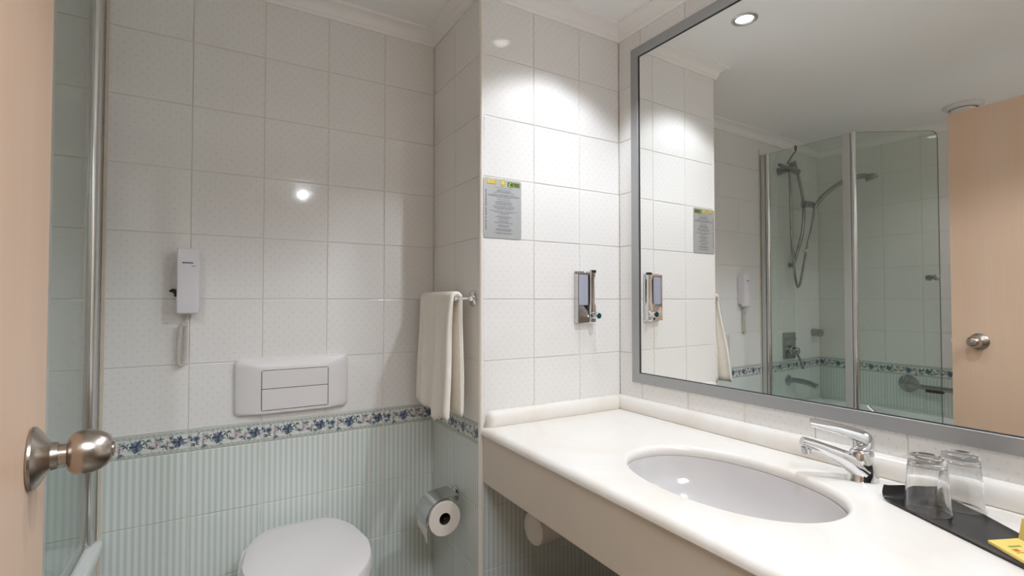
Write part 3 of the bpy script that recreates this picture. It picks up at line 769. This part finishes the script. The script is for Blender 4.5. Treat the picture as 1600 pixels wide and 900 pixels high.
# ------------------------------------------------------------------ towel rail and towel
tl = thing('towel_rail', (XS, 1.474, 1.201), 'chrome towel rail on the side of the tiled partition', 'towel rail')
RX = XS - 0.062; RZ = 1.203
finish('rail', TB([(RX, 1.468, RZ), (RX, 1.785, RZ)], .0075, 16), 'chrome', tl, True)
for yy_ in (1.476, 1.778):
    a = finish('bracket', LT([(0, .0075), (.055, .0075), (.062, .0085), (.070, .0085)], (XS - .001, yy_, RZ), (-1, 0, 0), 20), 'chrome', tl, True)
    finish('rosette', LT([(0, .027), (.003, .027), (.007, .022), (.009, .012), (.018, .010)], (XS - .0005, yy_, RZ), (-1, 0, 0), 28), 'chrome', a, True)
tw = thing('hand_towel', (RX, 1.6, RZ), 'cream white towel hanging folded over the chrome rail', 'towel')
def towel_sheet(y0, y1, zf, zb, rin, rout, seed, ruf, spread):
    """a thick folded towel over the rail: front leg to zf, back leg to zb, all edges rounded"""
    secs = []; mid, half = (rin + rout) / 2, (rout - rin) / 2; W_ = y1 - y0
    ts = [0, .0012, .003, .006, .010, .016] + [.016 + (W_ - .032) * j / 44 for j in range(1, 44)] + [W_ - t for t in (.016, .010, .006, .003, .0012, 0)]
    for t_ in ts:
        f = t_ / W_; dist = min(t_, W_ - t_)
        e = math.sqrt(max(0.0, 1 - (1 - min(1, dist / .010)) ** 2)) * .92 + .08
        ring = {1: [], -1: []}
        zf_ = zf + 0.006 * math.sin(f * 9 + seed) - (0.016 * max(0.0, 1 - abs(f - .42) / .22) - .016 * max(0, (f - .6)) * 1.5)
        def leg(z, side, s_, h):
            dz = RZ - z; k = min(1, dz / 0.36)
            fold = math.sin(f * 17 + seed + dz * 1.5) * 0.55 + math.sin(f * 33 + seed * 2 + dz * 2) * 0.38 + math.sin(f * 6.3 + seed) * .45 + math.exp(-((f - .06) / .07) ** 2) * .7
            m_ = mid + (ruf * k ** .7 * fold + spread * k if side < 0 else -0.002 * k)
            off = m_ + s_ * half * e * h * (1 + .35 * k)
            x = RX + side * max(off, .0078)
            if side > 0: x = min(x, XS - 0.004)
            y = y0 + t_ - (1 - f) * (0.042 if side < 0 else 0.012) * k + f * .008 * k + 0.003 * math.sin(dz * 18 + seed + f * 3)
            return (x, y, z)
        nz = 24
        for s_ in (1, -1):
            r = ring[s_]
            for k in range(nz):
                q = k / nz; z = zf_ + (RZ - zf_) * q
                h = math.sqrt(max(0, 1 - (1 - min(1, (z - zf_) / .009)) ** 2)) * .9 + .1
                r.append(leg(z, -1, s_, h))
            for k in range(11):
                a = PI - PI * k / 10; rad = mid + s_ * half * e
                r.append((RX + rad * math.cos(a), y0 + t_, RZ + rad * math.sin(a)))
            for k in range(1, nz + 1):
                z = RZ - (RZ - zb) * k / nz
                h = math.sqrt(max(0, 1 - (1 - min(1, (z - zb) / .009)) ** 2)) * .9 + .1
                r.append(leg(z, 1, s_, h))
        secs.append(ring[1] + ring[-1][::-1])
    bm = bmesh.new(); loft(bm, secs); return bm
tw_ = finish('towel_cloth', towel_sheet(1.470, 1.750, 0.818, 0.822, 0.0080, 0.0230, 0.4, 0.0135, 0.013), 'towel', tw, True, 180)

# ------------------------------------------------------------------ toilet roll holder on the partition
th_ = thing('toilet_roll_holder', (XS, 1.60, 0.52), 'chrome toilet roll holder with curved cover on striped tiles', 'holder')
rcx, rcz, ry0, ry1 = XS - 0.077, 0.482, 1.528, 1.628
ros = finish('rosette', LT([(0, .026), (.003, .026), (.008, .020), (.010, .010), (.022, .008)], (XS - .0005, 1.612, .524), (-1, 0, 0), 28), 'dull_chrome', th_, True)
finish('arm', TB(smooth_path([(XS - .010, 1.612, .524), (XS - .030, 1.640, .520), (rcx, 1.645, rcz + .02), (rcx, 1.645, rcz), (rcx, 1.630, rcz), (rcx, ry0 + .002, rcz)], 6), .004, 10), 'dull_chrome', th_, True)
bm = bmesh.new()
def cov(rad):
    pts = [(rcx + .050, rcz + rad + .004)]
    for k in range(13):
        a = math.radians(88 + k * 9.5); pts.append((rcx + rad * math.cos(a), rcz + rad * math.sin(a)))
    return pts
po, pi_ = cov(.0640), cov(.0628)
loft(bm, [[(x, y, z) for x, z in po + pi_[::-1]] for y in (ry0 + .004, ry1 - .002)])
finish('cover', bm, 'dull_chrome', th_, True, 60)
def roll(name, c, axis, L, R_, label, tail=None):
    t = thing(name, tuple(c), label, 'toilet roll')
    bm = bmesh.new(); rings = []
    ax = Vector(axis).normalized(); q = Vector((0, 0, 1)).rotation_difference(ax)
    prof = [(0, .0195), (0, R_ - .001), (.001, R_), (L - .001, R_), (L, R_ - .001), (L, .0195), (0, .0195)]
    loft(bm, [[Vector(c) + q @ Vector((r * math.cos(2 * PI * k / 40), r * math.sin(2 * PI * k / 40), d)) for k in range(40)] for d, r in prof], False, False)
    finish('paper', bm, 'paper', t, True, 40)
    finish('core', LT([(0.001, .0192), (L - .001, .0192), (L - .001, .0182), (0.001, .0182), (0.001, .0192)], c, axis, 32, cap0=False, cap1=False), 'cardboard', t, True, 40)
    return t
rl = roll('toilet_roll', (rcx, ry0, rcz), (0, 1, 0), ry1 - ry0 - .004, .0550, 'toilet roll with loose end in the chrome holder')
bm = bmesh.new()
tp_ = [(rcx - .0555, rcz - .004), (rcx - .0600, rcz - .020), (rcx - .0610, rcz - .038), (rcx - .0585, rcz - .058)]
loft(bm, [[(x, y, z) for x, z in tp_] + [(x - .0006, y, z) for x, z in reversed(tp_)] for y in (ry0 + .004, ry0 + .030, ry1 - .008)])
for v in bm.verts:
    if v.co.z < rcz - .05: v.co.z += (v.co.y - ry0) * 0.45 - .012
finish('loose_end', bm, 'paper', rl, True, 60)
# spare roll hanging under the counter on the partition
r2 = thing('toilet_roll', (0.872, YS - .085, 0.470), 'plain white wrapped roll hanging in the shade below the marble counter', 'toilet roll')
finish('wrapped_roll', LT([(-.004, .030), (0, .046), (.004, .051), (.012, .0525), (.090, .0530), (.100, .050), (.103, .040)], (0.872, YS - .085, 0.470), (1, 0.05, 0), 14), 'paper', r2, True, 30)
finish('wall_hook', TB(smooth_path([(0.990, YS - .004, .470), (0.990, YS - .05, .470), (0.986, YS - .084, .470), (0.972, YS - .0805, .470)], 5), .004, 8), 'dull_chrome', r2, True)
# bin
bn = thing('waste_bin', (0.905, 1.27, 0), 'dark brown round bin on the floor under the counter', 'bin')
finish('bin_body', LT([(0, .085), (.004, .090), (.25, .110), (.262, .112), (.264, .108), (.262, .106), (.01, .084)], (0.905, 1.27, 0.0005), (0, 0, 1), 40, cap1=True), 'bin_brown', bn, True, 50)

# ------------------------------------------------------------------ door with knob
E0 = Vector((-0.190, 0.874, 0)); ddir = Vector((0.086, -0.996, 0)).normalized(); dn = Vector((0.996, 0.086, 0)).normalized()
DW = 0.80; DT = 0.040
MD = Matrix(((ddir.x, -dn.x, 0, E0.x), (ddir.y, -dn.y, 0, E0.y), (0, 0, 1, 0), (0, 0, 0, 1)))  # x from free edge to hinge, -y toward the room
dr = thing('door_1', (E0.x, E0.y, 0), None, None); dr['kind'] = 'structure'
def dfin(name, bm, mat, par, smooth=False, angle=40):
    bmesh.ops.transform(bm, matrix=MD, verts=bm.verts); return finish(name, bm, mat, par, smooth, angle)
dfin('door_leaf', BX(0, DW, 0, DT, 0.008, 2.040, bev=0.0012), 'wood', dr)
KX, KZ = 0.096, 1.0165
kn = dfin('rosette', LT([(0, .0355), (.0015, .0362), (.004, .0355), (.008, .031), (.013, .0225), (.018, .0165), (.024, .0150)], (KX, -.0004, KZ), (0, -1, 0), 48), 'satin_nickel', dr, True, 30)
k2 = dfin('knob', LT([(.022, .0120), (.0320, .0120), (.0325, .0170), (.0345, .0205), (.0380, .0238), (.043, .0258), (.049, .0263), (.056, .0252), (.063, .0227), (.069, .0190), (.0725, .0155), (.0738, .0120), (.0738, .0095), (.0728, .0090)], (KX, 0, KZ), (0, -1, 0), 48), 'satin_nickel', kn, True, 38)
dfin('thumb_turn', LT([(.070, .0080), (.0755, .0080), (.0765, .0060)], (KX, 0, KZ), (0, -1, 0), 24), 'satin_nickel', kn, True, 30)
# knob on the far side and the latch in the door edge
dfin('rosette', LT([(0, .0355), (.004, .0355), (.013, .0225), (.024, .015)], (KX, DT + .0004, KZ), (0, 1, 0), 32), 'satin_nickel', dr, True, 30)
dfin('knob', LT([(.022, .0112), (.032, .0112), (.034, .0195), (.045, .0258), (.052, .0258), (.066, .0210), (.069, .0150)], (KX, DT, KZ), (0, 1, 0), 32), 'satin_nickel', dr, True, 38)
dfin('latch', BX(-.009, 0.001, .013, .027, KZ - .010, KZ + .010, bev=0.002), 'dull_chrome', dr)
# door frame
bm = bmesh.new()
for a, b in ((DX0 - .05, DX0), (DX1, DX1 + .05)): box(bm, a, b, YF - .11, YF + .012, 0, DZ + .05, bev=0.002)
box(bm, DX0 - .05, DX1 + .05, YF - .11, YF + .012, DZ, DZ + .05, bev=0.002)
structure('trim_8', bm, 'wood')

# ------------------------------------------------------------------ bath
bt = thing('bathtub', ((XL - .27) / 2, 0.9, 0), 'white bathtub behind the hinged glass screen', 'bathtub')
bcx2, bcy2 = (XL - 0.268) / 2, (0.10 + YB) / 2; bhx2, bhy2 = (-0.268 - XL) / 2 - .001, (YB - 0.10) / 2 - .001
def rb(ix, iy, r, z, n_=6): return [(x, y, z) for x, y in rrect(bcx2, bcy2, bhx2 - ix, bhy2 - iy, r, n_)]
ZR = 0.52
bm = bmesh.new()
loft(bm, [rb(.012, 0, .004, 0.0), rb(.012, 0, .004, ZR - .035), rb(0, 0, .006, ZR - .030), rb(0, 0, .006, ZR - .006), rb(.005, .005, .008, ZR), rb(.055, .070, .08, ZR), rb(.066, .085, .09, ZR - .012), rb(.085, .12, .11, ZR - .16), rb(.12, .19, .12, ZR - .34), rb(.16, .26, .12, ZR - .37)])
finish('tub', bm, 'acrylic', bt, True, 40)
finish('overflow', LT([(0, .030), (.006, .030), (.010, .022)], (-.65, YB - .090, .445), (0, -1, .15), 28), 'dull_chrome', bt, True)

# ------------------------------------------------------------------ bath screen
SX = -0.300
sc = thing('bath_screen', (SX, YB, ZR), 'hinged two panel glass bath screen with chrome profiles', 'bath screen')
ZT = 2.100; YH = 1.325
bm = bmesh.new()
box(bm, SX - .012, SX + .014, YB - .032, YB - .0045, ZR + .001, ZT, bev=0.002)
finish('wall_profile', bm, 'satin_profile', sc)
bm = bmesh.new()
tube(bm, [(SX, YB - .045, ZR + .001), (SX, YB - .045, ZT + .003)], .0135, 24)
finish('profile_bar', bm, 'bright_aluminium', sc, True)
finish('glass_panel', BX(SX - .003, SX + .003, YH + .030, YB - .052, ZR + .012, ZT, bev=0.0008, seg=1), 'screen_glass', sc)
finish('bottom_seal', BX(SX - .006, SX + .006, YH + .0, YB - .050, ZR + .0008, ZR + .0135, bev=0.001), 'bright_aluminium', sc)
finish('hinge_profile', BX(SX - .009, SX + .009, YH - .006, YH + .032, ZR + .004, ZT + .002, bev=0.002), 'satin_profile', sc)
bm = bmesh.new(); tube(bm, [(SX, YH - .020, ZR + .004), (SX, YH - .020, ZT + .003)], .0125, 24)
finish('hinge_bar', bm, 'bright_aluminium', sc, True)
# swinging panel with rounded top corner
p0 = Vector((SX - .004, YH - .030, 0)); p1 = Vector((-0.640, 1.047, 0)); pd = (p1 - p0); PLN = pd.length; pd.normalize(); pn = Vector((pd.y, -pd.x, 0))
out = [(0, ZR + .014), (PLN, ZR + .014)]
for k in range(9):
    a = k * PI / 16; out.append((PLN - .035 + .035 * math.cos(a), ZT - .035 + .035 * math.sin(a)))
out.append((0, ZT))
bm = bmesh.new(); loft(bm, [[p0 + pd * s + pn * t + Vector((0, 0, z)) for s, z in out] for t in (-.003, .003)])
gp = finish('glass_panel', bm, 'screen_glass', sc)
hb = p0 + pd * (PLN - .035) + Vector((0, 0, 1.315))
finish('pull_knob', LT([(-.036, .012), (-.034, .0155), (-.018, .0155), (-.010, .009), (.010, .009), (.018, .0155), (.034, .0155), (.036, .012)], hb, pn, 20), 'bath_chrome', gp, True, 40)

bath_edge = MATS['glass_edge']
for g in [c for c in sc.children if c.name.startswith('glass_panel')]:
    me = g.data; me.materials.append(bath_edge)
    big = max(me.polygons, key=lambda p: p.area).normal.copy()
    for p in me.polygons:
        if abs(p.normal.dot(big)) < 0.5: p.material_index = 1
# ------------------------------------------------------------------ shower set, bath fittings
sh = thing('shower_set', (-.66, YB, 1.45), 'chrome shower rail with hand shower and hose on the end wall of the bath', 'shower')
finish('riser_rail', TB(smooth_path([(-.640, YB - .030, 2.11), (-.655, YB - .052, 1.98), (-.668, YB - .070, 1.82), (-.662, YB - .066, 1.66), (-.640, YB - .045, 1.52), (-.615, YB - .022, 1.41)], 6), .0125, 14, flat=(1, .7)), 'bath_chrome', sh, True)
bm = bmesh.new()
tube(bm, [(-.640, YB - .001, 2.09), (-.640, YB - .036, 2.09)], [.020, .014], 18)
finish('rail_mount', bm, 'bath_chrome', sh, True)
finish('rail_mount', TB([(-.617, YB - .001, 1.425), (-.617, YB - .028, 1.425)], [.018, .012], 18), 'bath_chrome', sh, True)
bm = bmesh.new(); tube(bm, [(-.50, YB - .001, 2.03), (-.50, YB - .06, 2.03)], [.026, .016], 18); tube(bm, [(-.40, YB - .062, 2.045), (-.62, YB - .060, 2.03)], [.010, .020], 16)
finish('diverter', bm, 'bath_chrome', sh, True)
bm = bmesh.new(); tube(bm, [(-.615, YB - .10, 1.815), (-.735, YB - .10, 1.815)], .016, 16); tube(bm, [(-.665, YB - .06, 1.825), (-.680, YB - .125, 1.815)], [.024, .016], 16)
finish('slide_holder', bm, 'bath_chrome', sh, True)
hp = [(-.715, YB - .115, 1.80), (-.735, YB - .17, 1.875), (-.770, YB - .26, 1.945), (-.790, YB - .34, 1.965), (-.800, YB - .39, 1.958)]
hsn = finish('hand_shower', TB(smooth_path(hp, 6), [.0125, .014, .0145, .015, .016], 16), 'bath_chrome', sh, True)
finish('shower_head', LT([(-.020, .014), (-.006, .030), (.008, .036), (.012, .034), (.013, .02)], (-.806, YB - .405, 1.950), (-.1, -.35, -1), 28), 'bath_chrome', hsn, True)
finish('hose', TB(smooth_path([(-.515, YB - .065, 2.02), (-.525, YB - .062, 1.85), (-.555, YB - .05, 1.60), (-.595, YB - .045, 1.38), (-.622, YB - .045, 1.29), (-.635, YB - .05, 1.285), (-.645, YB - .06, 1.33), (-.668, YB - .085, 1.52), (-.700, YB - .11, 1.70), (-.715, YB - .115, 1.80)], 6), .0080, 10), 'bath_chrome', sh, True)
finish('hose_clip', BX(-.672, -.652, YB - .095, YB - .070, 1.505, 1.525, bev=.002), 'plastic_white', sh)
cm = thing('bath_mixer_plate', (-.60, YB, .81), 'square chrome bath mixer control plate with round lever', 'mixer')
finish('plate', BX(-.665, -.525, YB - .012, YB - .0005, .812, .982, bev=.004), 'bath_chrome', cm)
finish('control_knob', LT([(0, .034), (.018, .032), (.022, .024), (.050, .022), (.054, .018)], (-.597, YB - .011, .866), (0, -1, 0), 28), 'bath_chrome', cm, True)
finish('lever', TB([(-.600, YB - .045, .862), (-.632, YB - .058, .80), (-.650, YB - .062, .750)], [.009, .012, .014], 14, flat=(1, .5)), 'bath_chrome', cm, True)
finish('diverter_bar', BX(-.640, -.560, YB - .030, YB - .011, .935, .949, bev=.003), 'bath_chrome', cm)
sp_ = thing('bath_spout', (-.58, YB, .67), 'chrome bath filler spout below the mixer plate', 'spout')
finish('spout_body', TB(smooth_path([(-.585, YB - .001, .672), (-.59, YB - .05, .676), (-.60, YB - .12, .668), (-.605, YB - .17, .650)], 5), [.021, .020, .022, .023], 16, flat=(1.1, .8)), 'bath_chrome', sp_, True)
finish('rosette', LT([(0, .034), (.004, .034), (.012, .020)], (-.585, YB - .0005, .672), (0, -1, 0), 28), 'bath_chrome', sp_, True)
cl_ = thing('clothes_line_reel', (-.905, YB, .975), 'small round chrome clothes line reel on the bath end wall', 'reel')
finish('reel_body', LT([(0, .026), (.05, .026), (.062, .022), (.066, .012)], (-.905, YB - .0005, .972), (0, -1, 0), 28), 'bath_chrome', cl_, True)
hk = thing('glass_hook', (SX, 1.61, ZT), 'dark wire hook hanging over the top of the glass screen', 'hook')
finish('hook_wire', TB(smooth_path([(SX + .008, 1.61, ZT - .020), (SX + .008, 1.61, ZT + .004), (SX, 1.61, ZT + .008), (SX - .008, 1.61, ZT + .003), (SX - .009, 1.615, ZT - .02), (SX - .012, 1.64, ZT - .045), (SX - .012, 1.67, ZT - .085)], 5), .0028, 8), 'dark_rubber', hk, True)
gb = thing('grab_bar', (XL, 1.30, .68), 'dark chrome grab bar with round rose on the long bath wall', 'grab bar')
finish('bar', TB(smooth_path([(XL + .002, 1.315, .685), (XL + .045, 1.300, .683), (XL + .058, 1.26, .681), (XL + .06, 1.10, .68), (XL + .06, .82, .68)], 5), .0145, 14), 'bath_chrome', gb, True)
for y_ in (1.315, .80):
    finish('rose', LT([(0, .052), (.006, .052), (.016, .026)], (XL + .0005, y_, .685), (1, 0, 0), 32), 'bath_chrome', gb, True)
finish('end_leg', TB([(XL + .06, .822, .68), (XL + .045, .802, .681), (XL + .002, .80, .685)], .0145, 12), 'bath_chrome', gb, True)
finish('soap_clip', BX(XL + .045, XL + .075, 1.13, 1.21, .655, .669, bev=.002), 'dark_rubber', gb)

# ------------------------------------------------------------------ ceiling fittings
def downlight(x, y, label):
    d = thing('ceiling_downlight', (x, y, ZC), label, 'downlight', 'recessed ceiling downlights')
    finish('trim_ring', LT([(-.0003, .030), (-.0003, .046), (-.004, .0455), (-.0060, .040), (-.0050, .033), (-.002, .031)][::-1], (x, y, ZC), (0, 0, 1), 36, cap0=False, cap1=False), 'bright_aluminium', d, True, 50)
    finish('lens', LT([(-.0006, .031), (-.0012, .031)], (x, y, ZC), (0, 0, 1), 32), 'lamp_lens', d, True)
downlight(*LA, 'bright recessed downlight whose reflection shows in the mirror')
downlight(*LB, 'recessed downlight above the tumblers near the room side')
downlight(*L_FILL, 'added fill downlight, out of view over the near end of the bathtub')
vt = thing('ceiling_vent', (-.775, .975, ZC), 'round white ceiling air valve above the bath', 'vent')
finish('outer_ring', LT([(-.0005, .085), (-.008, .085), (-.018, .072), (-.020, .062), (-.012, .058), (-.004, .058)], (-.775, .975, ZC), (0, 0, 1), 40, cap0=True, cap1=True), 'plastic_white', vt, True, 40)
finish('valve_disc', LT([(-.019, .046), (-.022, .052), (-.028, .048), (-.033, .020)], (-.775, .975, ZC), (0, 0, 1), 40), 'plastic_white', vt, True, 40)

# tidy the helper property
for o in bpy.data.objects:
    if '_o' in o: del o['_o']
